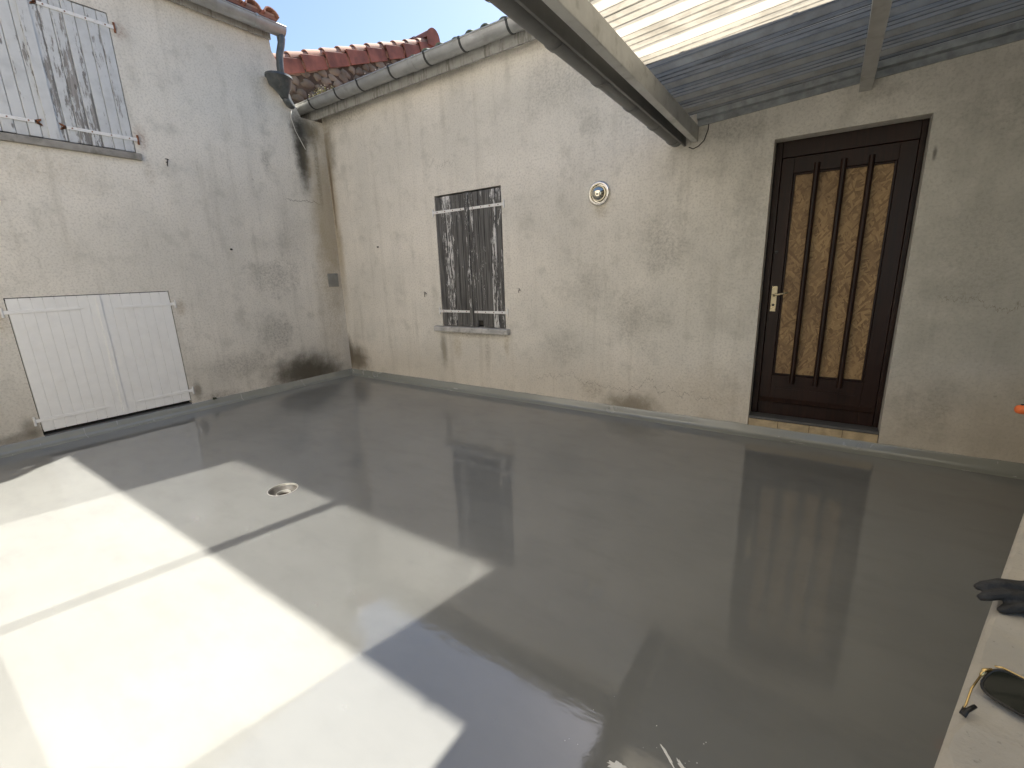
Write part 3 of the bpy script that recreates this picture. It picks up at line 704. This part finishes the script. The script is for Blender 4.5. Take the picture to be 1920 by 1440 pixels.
for k in range(8):
    c0 = A0 + E_ * (k * pitch_); n_off = .018 * (1 if k % 1 == 0 else 0)
    # flat hanging verge tile, its head tucked under the next one
    o = c0
    if proto3 is None:
        t_ = MB()
        t_.loft([[(a_, .0, -.172), (b_, .0, -.172), (b_, .0, .030), (a_, .0, .030)] if e_ == 0 else [(a_, .40, -.158), (b_, .40, -.158), (b_, .40, .0), (a_, .40, .0)] for e_, a_, b_ in ((0, .006, .030), (1, -.020, .002))])
        t_.loft([[(-.20, .0, .010), (.006, .0, .010), (.006, .0, .030), (-.20, .0, .030)], [(-.20, .40, -.02), (-.02, .40, -.02), (-.02, .40, .0), (-.20, .40, .0)]])
        proto3 = t_.build('verge_tile', M_tile_red, nh, bevel=.005, origin=(0, 0, 0)); proto3.location = o - world_of(nh); proto3.rotation_euler = (tau - .045, 0, 0); ORG[proto3.name] = o
    else: clone(proto3, o + Vector((rr.uniform(-.004, .004), 0, rr.uniform(-.004, .004))), nh, (tau - .045 + rr.uniform(-.012, .012), 0, rr.uniform(-.015, .015)))
for k in range(11):
    o = A0 + E_ * (k * .300 - .02) + N_ * .008 + Vector((-.115, 0, 0))
    rot = Matrix.Rotation(tau - .05, 4, 'X') @ Matrix.Rotation(PI / 2, 4, 'Z')
    if proto4 is None:
        proto4 = barrel(.36, .095, .078, 10).build('cover_tile', M_tile_light, nh, smooth=True, autos=40, origin=(0, 0, 0)); proto4.location = o - world_of(nh); proto4.rotation_euler = rot.to_euler(); ORG[proto4.name] = o
    else: clone(proto4, o, nh, rot.to_euler())
# more rows of tiles behind, down both slopes
nr = MB()
for s in (0, 1):
    prof = [(-.4, 4.17), (YR, 4.17 + RK * (YR + .4)), (YR, 4.21 + RK * (YR + .4)), (-.4, 4.21)]
    prof = prof if s == 0 else [(2 * YR - a, z - .002) for a, z in prof]
    nr.loft([[(XG - .05, a, z) for a, z in prof], [(-6.0, a, z) for a, z in prof]])
nr.build('roof', M_tile, nh)
RC = Vector((XG + .05, YR + .0, 5.47))
MB().prism([(.150 * math.cos(PI * k / 12 * 1.0), .165 * math.sin(PI * k / 12)) for k in range(13)] + [(-.15, -.13), (.15, -.13)], lambda u, v, t: (t, RC.y + u, RC.z + v), XG + .03, XG + .065).build('ridge_end', M_tile_red, nh, bevel=.004)
rt = MB()
for k in range(6):
    x0 = XG + .03 - k * .40
    rings = []
    for xx, r in ((x0, .150), (x0 - .44, .135)):
        rings.append([(xx, RC.y + r * math.cos(PI * j / 10), RC.z + r * math.sin(PI * j / 10)) for j in range(11)] + [(xx, RC.y + (r - .015) * math.cos(PI * (10 - j) / 10), RC.z + (r - .015) * math.sin(PI * (10 - j) / 10)) for j in range(11)])
    MB().loft(rings).build('ridge_tile', M_tile_red, nh, smooth=True, autos=40)

# ------------------------------------------------------------------ plants in the gutter
def plant(name, base, h, n, spread, lm, label, group, flowers=False, seed=0):
    r_ = random.Random(seed); t = thing(name, label, 'plant', base, group)
    st = MB(); lf_ = MB(); fl = MB()
    for i in range(n):
        a = r_.uniform(0, 2 * PI); d = r_.uniform(0, spread); hh = h * r_.uniform(.45, 1.1)
        b0 = Vector(base) + Vector((r_.uniform(-spread, spread) * .8, r_.uniform(-.03, .03), 0)); tip = b0 + Vector((math.cos(a) * d, math.sin(a) * d * .4 - .01, hh))
        st.tube([b0, (b0 + tip) / 2 + Vector((r_.uniform(-.006, .006), 0, 0)), tip], [.0022, .0018, .0012], 5)
        for k in range(7):
            q = b0.lerp(tip, r_.uniform(.35, 1.05)); v = Vector((r_.uniform(-1, 1), r_.uniform(-1, 1), r_.uniform(-.3, 1))).normalized(); L = r_.uniform(.010, .018)
            w = v.cross(Vector((.3, .5, .8))).normalized() * L * .32; u = v.cross(w).normalized() * L * .25
            lf_.add([q, q + v * L * .5 + w, q + v * L, q + v * L * .5 - w, q + v * L * .5 + u, q + v * L * .5 - u], [(0, 1, 4), (1, 2, 4), (2, 3, 4), (3, 0, 4), (1, 0, 5), (2, 1, 5), (3, 2, 5), (0, 3, 5)])
        if flowers and i % 3 == 0:
            fl.lathe([(.001, 0), (.006, .003), (.005, .008), (.001, .010)], lambda x, y, hq, tp=tip: (tp.x + x, tp.y + y, tp.z + hq), 6)
    st.build('stem', M_weed, t); lf_.build('leaf_cluster', lm, t)
    if fl.v: fl.build('flower_heads', M_flower, t)
for k, (x, h, s) in enumerate(((.02, .07, .05), (.14, .11, .06), (.30, .14, .07), (.43, .12, .06), (.55, .10, .05))):
    plant('gutter_plant', (x, -.20, 3.555), h + .03, 16, s, M_leaf if k else M_leaf_red, 'tuft of yellow green stonecrop sprouting from the low gutter' if k else 'dark red stonecrop at the hopper end of the low gutter', 'stonecrop in the gutter' if k else None, True, k)
for k in range(12):
    plant('gutter_plant', (.68 + k * .115, -.20, 3.553), .065 + .02 * ((k * 7) % 3), 9, .06, M_leaf_red, 'small dark red stonecrop with pale flowers along the low gutter', 'red stonecrop in the gutter', True, 20 + k)
wd = MB(); r_ = random.Random(9)
for i in range(14):
    b0 = Vector((.03, -1.92 + r_.uniform(-.02, .02), .083)); tip = b0 + Vector((r_.uniform(.0, .03), r_.uniform(-.05, .05), r_.uniform(.0, .035)))
    wd.add([b0 + Vector((0, .004, 0)), b0 - Vector((0, .004, 0)), (b0 + tip) / 2 - Vector((0, .005, -.004)), tip, (b0 + tip) / 2 + Vector((0, .005, .004))], [(0, 1, 2, 4), (4, 2, 3)])
meta(wd.build('wall_weed', M_weed), 'small dark weed growing out of the wall foot beside the white shutters', 'plant')

# ------------------------------------------------------------------ canopy
cp = thing('canopy', 'corrugated translucent lean-to roof on grey steel beams above the door', 'canopy', (6.0, -2.2, 2.3))
SL = .070; sz = lambda x: 2.583 + SL * (x - 4.76)
SK = .022   # the beam runs slightly askew to the wall
skb = lambda lo, hi: MB().loft([[(x - SK * y, y, z) for x, z in ((lo[0], lo[2]), (hi[0], lo[2]), (hi[0], hi[2]), (lo[0], hi[2]))] for y in (lo[1], hi[1])])
skb((4.803, -4.45, 2.380), (4.853, -.002, 2.492)).build('beam', M_steel, cp, bevel=.004)
skb((4.745, -4.45, 2.360), (4.760, -.004, 2.530)).build('fascia', M_pvc, cp, bevel=.003)
gutter(cp, 'gutter', M_pvc, lambda u, v, t: (4.682 + u - SK * t, t, 2.428 + v), -4.42, -.01, .060, [-4.1, -3.6, -3.1, -2.6, -2.108, -1.6, -1.1, -.60, -.10], M_pvc, .016)
cpur = MB()
prof = [(5.868, 2.505), (5.938, 2.505), (5.938, 2.511), (5.874, 2.511), (5.874, 2.632), (5.938, 2.632), (5.938, 2.638), (5.868, 2.638)]
cpur.prism(prof, lambda u, v, t: (u, t, v), -4.45, -.001).build('purlin', M_steel, cp)
MB().prism([(7.30, 2.60), (7.37, 2.60), (7.37, 2.735), (7.30, 2.735)], lambda u, v, t: (u, t, v), -4.45, -.001).build('purlin', M_steel, cp)
# wall plate: pressed channel following the slope
pf = [(-.001, -.085), (-.018, -.085), (-.018, -.045), (-.055, -.038), (-.058, .0), (-.052, .0), (-.048, -.030), (-.001, -.040)]
MB().loft([[(x, yv, sz(x) - .018 + zv) for yv, zv in pf] for x in (4.846, 5.867)]).build('wall_plate', M_galv, cp)
MB().loft([[(x, yv, sz(x) - .018 + zv) for yv, zv in pf] for x in (5.939, 7.9)]).build('wall_plate', M_galv, cp)
# sheets: trapezoid ribs running down the slope
PER = .296
def ribz(v):
    f = (v / PER + .35) % 1.0
    if f < .60: return -.0035 if (abs(f - .20) < .011 or abs(f - .40) < .011) else .0
    if f < .67: return (f - .60) / .07 * .030
    if f < .90: return .030 - (.003 if abs(f - .785) < .011 else 0)
    if f < .97: return (.97 - f) / .07 * .030
    return .0
fr = [(f - .35) % 1.0 for f in (0, .185, .19, .21, .215, .385, .39, .41, .415, .60, .67, .77, .775, .795, .80, .90, .97)]
for k in range(5):
    y0 = -.004 - k * .890; y1 = max(y0 - .90, -4.46)
    cuts = sorted({round(c, 4) for j in range(int(-y1 / PER) + 2) for f in fr for c in [(j + f) * PER] if -y0 < c < -y1} | {-y0, -y1})
    m = MB(); xs = [4.70 + i * .345 for i in range(10)]
    vs = []; fs = []
    for i, xx in enumerate(xs):
        for v in cuts:
            zz = ribz(v)
            vs.append((xx, -v, sz(xx) + zz + .0022 * (k % 2) + .003 * math.sin(xx * 2.1 + k)))
    n = len(cuts)
    for i in range(len(xs) - 1):
        for j in range(n - 1): fs.append((i * n + j, i * n + j + 1, (i + 1) * n + j + 1, (i + 1) * n + j))
    m.add(vs, fs); m.build('roof_sheet', M_sheet, cp)

# ------------------------------------------------------------------ house behind the camera, its window throws sunlight back
fh = thing('facing_house', 'sunlit rendered house facing the terrace with a wide two pane window', 'house', (2.6, -4.5, 0))
ptF = lambda a, z, d: (a, -4.5 - d, z)
make_wall('wall', M_facade, fh, [(-.4, -.3), (5.65, -.3), (5.65, 5.2), (-.4, 5.2)], [(1.55, 4.38, .40, 2.34, .12)], ptF, .4)
wf = MB().box((1.553, -4.56, .403), (1.648, -4.500, 2.337)).box((4.282, -4.56, .403), (4.377, -4.500, 2.337)).box((1.648, -4.56, 2.262), (4.282, -4.500, 2.337)).box((1.648, -4.56, .403), (4.282, -4.500, .478)).box((2.962, -4.56, .478), (3.042, -4.498, 2.262))
wfo = wf.build('window', M_pvcwhite, fh)
MB().box((1.640, -4.530, .470), (2.966, -4.510, 2.268)).build('pane', M_pane, wfo)
MB().box((3.038, -4.530, .470), (4.288, -4.510, 2.268)).build('pane', M_pane, wfo)
MB().box((-.6, -9.0, 5.2), (5.9, -4.35, 5.35)).build('roof', M_tile, fh)

sw = make_wall('sky_blocker_wall', M_sky_blocker, None, [(-4.4, -3.1), (-.02, -3.1), (-.02, 3.4), (-4.4, 3.4)], [], lambda a, z, d: (7.85 + d, a, z), .3)  # added out-of-view wall, cuts the sky light coming from the right
meta(sw, 'added unseen wall beyond the parapet that blocks sky light', 'wall')

# ------------------------------------------------------------------ parapet and what lies on it
PA = Vector((6.016, -3.512, 0)); PD = Vector((.3037, .9528, 0)).normalized(); PN = Vector((PD.y, -PD.x, 0)); HP = .80
pr = MB(); rr = random.Random(2); rings = []
for i in range(161):
    t = -1.02 + (4.74) * i / 160
    e = rr.uniform(-.0025, .0025) + (.006 if rr.random() < .06 else 0); e2 = rr.uniform(-.0015, .0015)
    sec = [(0, -.05), (0, HP - .012), (.002 + max(0, e), HP - .004), (.009 + e, HP + e2), (.29 + e, HP), (.30, HP - .01), (.30, -.05)]
    rings.append([PA + PD * t + PN * u + Vector((0, 0, z)) for u, z in sec])
meta(pr.loft(rings).build('parapet_wall', M_concrete), 'low concrete parapet wall with rough pale top edging the terrace', 'wall')

# sunglasses lying open on the parapet
Zp = HP + .001
sg = thing('sunglasses', 'gold and black sunglasses with dark green lenses on the parapet', 'sunglasses', (6.10, -3.36, HP))
o0 = Vector((6.104, -3.310, HP + .034)); ux = Vector((.059, -.036, 0)).normalized(); vy = Vector((-.12, -.86, -.52)).normalized()
vy = (vy - ux * vy.dot(ux)).normalized(); wn_ = ux.cross(vy)
def lens_pts(off, s=1.0, n=26):
    ps = []
    for k in range(n):
        a = 2 * PI * k / n; c, s_ = math.cos(a), math.sin(a)
        px = .031 * math.copysign(abs(c) ** .58, c); py = .0235 * math.copysign(abs(s_) ** .62, s_)
        px += .004 * (py / .0235) * (1 if off < .05 else -1) * -.4
        ps.append(o0 + ux * (off + px * s) + vy * (.0255 + py * s))
    return ps
for off in (.033, .107):
    L = lens_pts(off, .985); m = MB(); m.loft([[p + wn_ * .0010 for p in L], [p - wn_ * .0010 for p in L]]); m.build('lens', M_lens, sg)
    R_ = lens_pts(off); MB().tube(R_ + [R_[0]], .0022, 8).build('rim', M_black, sg, smooth=True)
br_ = MB(); br_.tube([o0 + ux * .003 + vy * .005, o0 + ux * .010 + vy * .001, o0 + ux * .033 + vy * -.0005, o0 + ux * .062 + vy * .002, o0 + ux * .070 + vy * .004, o0 + ux * .078 + vy * .002, o0 + ux * .107 + vy * -.0005, o0 + ux * .130 + vy * .001, o0 + ux * .137 + vy * .005], .0014, 8); br_.build('brow_bar', M_gold, sg, smooth=True)
hgp = o0 + ux * -.002 + vy * .010
MB().tube([o0 + ux * .003 + vy * .012, hgp + Vector((-.006, -.010, -.002)), hgp + Vector((-.010, -.018, -.006))], [.0025, .003, .0022], 8).build('hinge', M_gold, sg, smooth=True)
tp0 = hgp + Vector((-.010, -.018, -.006)); tb = Vector((6.057, -3.408, HP + .006)); tt = Vector((6.073, -3.392, HP + .014))
MB().tube([tp0, tp0.lerp(tb, .4) + Vector((-.002, 0, .002)), tp0.lerp(tb, .75), tb + Vector((.004, .010, .002))], .0013, 8).build('temple_arm', M_gold, sg, smooth=True)
MB().tube([tb + Vector((.005, .013, .002)), tb + Vector((.001, .002, 0)), tb + Vector((.003, -.001, 0)), tb.lerp(tt, .4), tt], [.0018, .0026, .0028, .0030, .0026], 10).build('temple_tip', M_black, sg, smooth=True)
tr0 = o0 + ux * .142 + vy * .010
MB().tube([tr0, tr0 + Vector((-.016, -.03, -.012)), tr0 + Vector((-.04, -.085, -.024)), tr0 + Vector((-.05, -.105, -.028))], .0013, 8).build('temple_arm', M_gold, sg, smooth=True)

# work glove: palm and five fingers hanging slightly over the edge
gv = thing('work_glove', 'limp charcoal rubber work glove with fingers over the parapet edge', 'glove', (6.18, -3.08, HP))
def skin(name, parent, verts, edges, radii, mat, root=0):
    org = Vector(verts[root]); me = bpy.data.meshes.new(name); me.from_pydata([Vector(v) - org for v in verts], edges, []); me.materials.append(mat)
    o = bpy.data.objects.new(name, me); COL.objects.link(o); o.parent = parent; o.location = org - world_of(parent); ORG[o.name] = org
    s = o.modifiers.new('skin', 'SKIN'); s.use_smooth_shade = True
    lay = me.skin_vertices[0] if me.skin_vertices else None
    if lay:
        for i, r in enumerate(radii): lay.data[i].radius = r if isinstance(r, tuple) else (r, r)
        for i in range(len(radii)): lay.data[i].use_root = (i == root)
    u = o.modifiers.new('sub', 'SUBSURF'); u.levels = 2; u.render_levels = 2
    return o
def gl_mesh():
    """one lofted surface per finger, joined with the palm by a voxel remesh"""
    m = MB(); D = Vector((-.93, -.37, 0)).normalized(); Sd = Vector((.37, -.93, 0)).normalized(); B = Vector((6.235, -3.055, HP))
    P_ = lambda a, b, z: B + D * a + Sd * b + Vector((0, 0, z))
    def chain(pts, rs, n=12): m.tube([P_(*p) for p in pts], rs, n)
    chain([(-.10, .0, .020), (-.05, .0, .022), (.0, .0, .022), (.03, .002, .022)], [.024, .030, .033, .028], 14)
    for b in (-.020, -.007, .007, .020): chain([(-.03, b, .020), (.03, b, .021)], [.017, .016])
    for b, L, lift, w in ((-.026, .058, .024, .002), (-.009, .080, .033, .001), (.009, .084, .024, .000), (.027, .062, .012, -.002)):
        chain([(.015, b, .022), (.035 + .2 * L * .5, b + w * .4, lift), (.035 + .55 * L, b + w, lift + .003), (.035 + .85 * L, b + w * 1.2, lift - .004), (.035 + L, b + w * 1.2, lift - .010)], [.0115, .0098, .0092, .0088, .005])
    chain([(-.04, .026, .018), (-.01, .034, .016), (.020, .037, .014), (.042, .034, .012), (.052, .032, .011)], [.014, .0145, .013, .011, .006])
    return m
go = gl_mesh().build('glove_body', M_glove, gv, smooth=True)
rm = go.modifiers.new('fuse', 'REMESH'); rm.mode = 'VOXEL'; rm.voxel_size = .0024; rm.use_smooth_shade = True
sm_ = go.modifiers.new('soft', 'SMOOTH'); sm_.factor = .5; sm_.iterations = 2
cf = MB(); cB = Vector((6.345, -3.01, HP + .021)); cD = Vector((.93, .37, 0)).normalized(); cS = Vector((.37, -.93, 0)).normalized()
cf.loft([[cB + cD * a + cS * (r * 1.15 * math.cos(2 * PI * k / 20)) + Vector((0, 0, r * .62 * math.sin(2 * PI * k / 20))) for k in range(20)] for a, r in ((-.03, .030), (0, .033), (.03, .034), (.034, .032))])
cf.build('cuff', M_glove, gv, smooth=True)

# water bottle, only its shoulder side in view
bt = thing('water_bottle', 'clear ribbed plastic water bottle standing on the parapet beside the glove', 'bottle', (6.199, -3.205, HP))
bf = lambda x, y, h: (6.199 + x, -3.205 + y, HP + .001 + h)
prf = [(.001, .004), (.024, .0), (.030, .006)]
for k in range(9): prf += [(.0325, .014 + k * .018), (.0325, .022 + k * .018), (.0300, .027 + k * .018)]
prf += [(.0325, .180), (.030, .200), (.018, .225), (.0135, .235), (.0135, .250)]
MB().lathe(prf, bf, 40).build('body', M_pet, bt, smooth=True)
MB().lathe([(.0155, .238), (.0155, .256), (.001, .257)], bf, 24).build('cap', M_strap_white, bt, smooth=True, autos=40)

# orange handled scraper resting across the parapet
ot = thing('orange_scraper', 'orange plastic tool handle sticking out over the parapet by the door', 'tool', (6.70, -1.60, HP))
q0 = Vector((6.497, -1.668, HP + .032)); q1 = Vector((6.66, -1.585, HP + .020)); qd = (q1 - q0).normalized()
MB().tube([q0, q0 + qd * .004, q0 + qd * .02, q0 + qd * .07, q0 + qd * .12, q0 + qd * .15], [.009, .016, .019, .0175, .0145, .012], 16).build('handle', M_orange, ot, smooth=True)
MB().tube([q0 + qd * .012 + Vector((0, 0, .0185)), q0 + qd * .05 + Vector((0, 0, .018))], .004, 8).build('hang_slot', M_black, ot, smooth=True)
bl0 = q0 + qd * .145; sd = Vector((-qd.y, qd.x, 0)).normalized()
MB().loft([[bl0 + sd * s_ + Vector((0, 0, z_)) for s_, z_ in ((-.008, -.001), (.008, -.001), (.008, .001), (-.008, .001))], [bl0 + qd * .10 + sd * s_ + Vector((0, 0, z_ - .016)) for s_, z_ in ((-.035, -.0006), (.035, -.0006), (.035, .0006), (-.035, .0006))]]).build('blade', M_galv, ot)

# thin white flakes painted in for light glints on the wet floor
def glint(cx, cy, L, W, ang, seed, label):
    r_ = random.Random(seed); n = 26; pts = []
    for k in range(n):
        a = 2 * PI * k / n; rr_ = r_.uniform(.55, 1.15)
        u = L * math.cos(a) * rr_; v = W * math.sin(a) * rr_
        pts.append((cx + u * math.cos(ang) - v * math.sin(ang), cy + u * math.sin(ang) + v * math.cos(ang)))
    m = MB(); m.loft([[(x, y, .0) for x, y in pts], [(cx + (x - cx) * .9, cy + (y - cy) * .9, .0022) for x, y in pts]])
    return meta(m.build('painted_glint', M_glint_speck, None, smooth=True, autos=30), label, 'glint')
M_glint_speck = simple('white_glint_speck', (.86, .86, .82), .2, var=.03, bump=.1)
glint(5.485, -3.165, .030, .017, .3, 1, 'short ragged painted splash on the floor, the widest of three')
glint(5.600, -3.055, .038, .005, -.75, 2, 'thin painted glint streak on the floor beside the widest splash')
glint(5.655, -3.070, .040, .007, -.6, 3, 'long painted glint streak on the floor closest to the parapet')
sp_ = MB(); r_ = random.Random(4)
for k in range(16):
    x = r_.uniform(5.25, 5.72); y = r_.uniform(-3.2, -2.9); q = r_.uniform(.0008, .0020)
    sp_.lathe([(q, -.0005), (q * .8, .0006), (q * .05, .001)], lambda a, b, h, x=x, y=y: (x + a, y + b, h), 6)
meta(sp_.build('white_specks', M_glint_speck), 'fine white specks sprinkled over the floor by the painted glints', 'specks', kind='stuff')
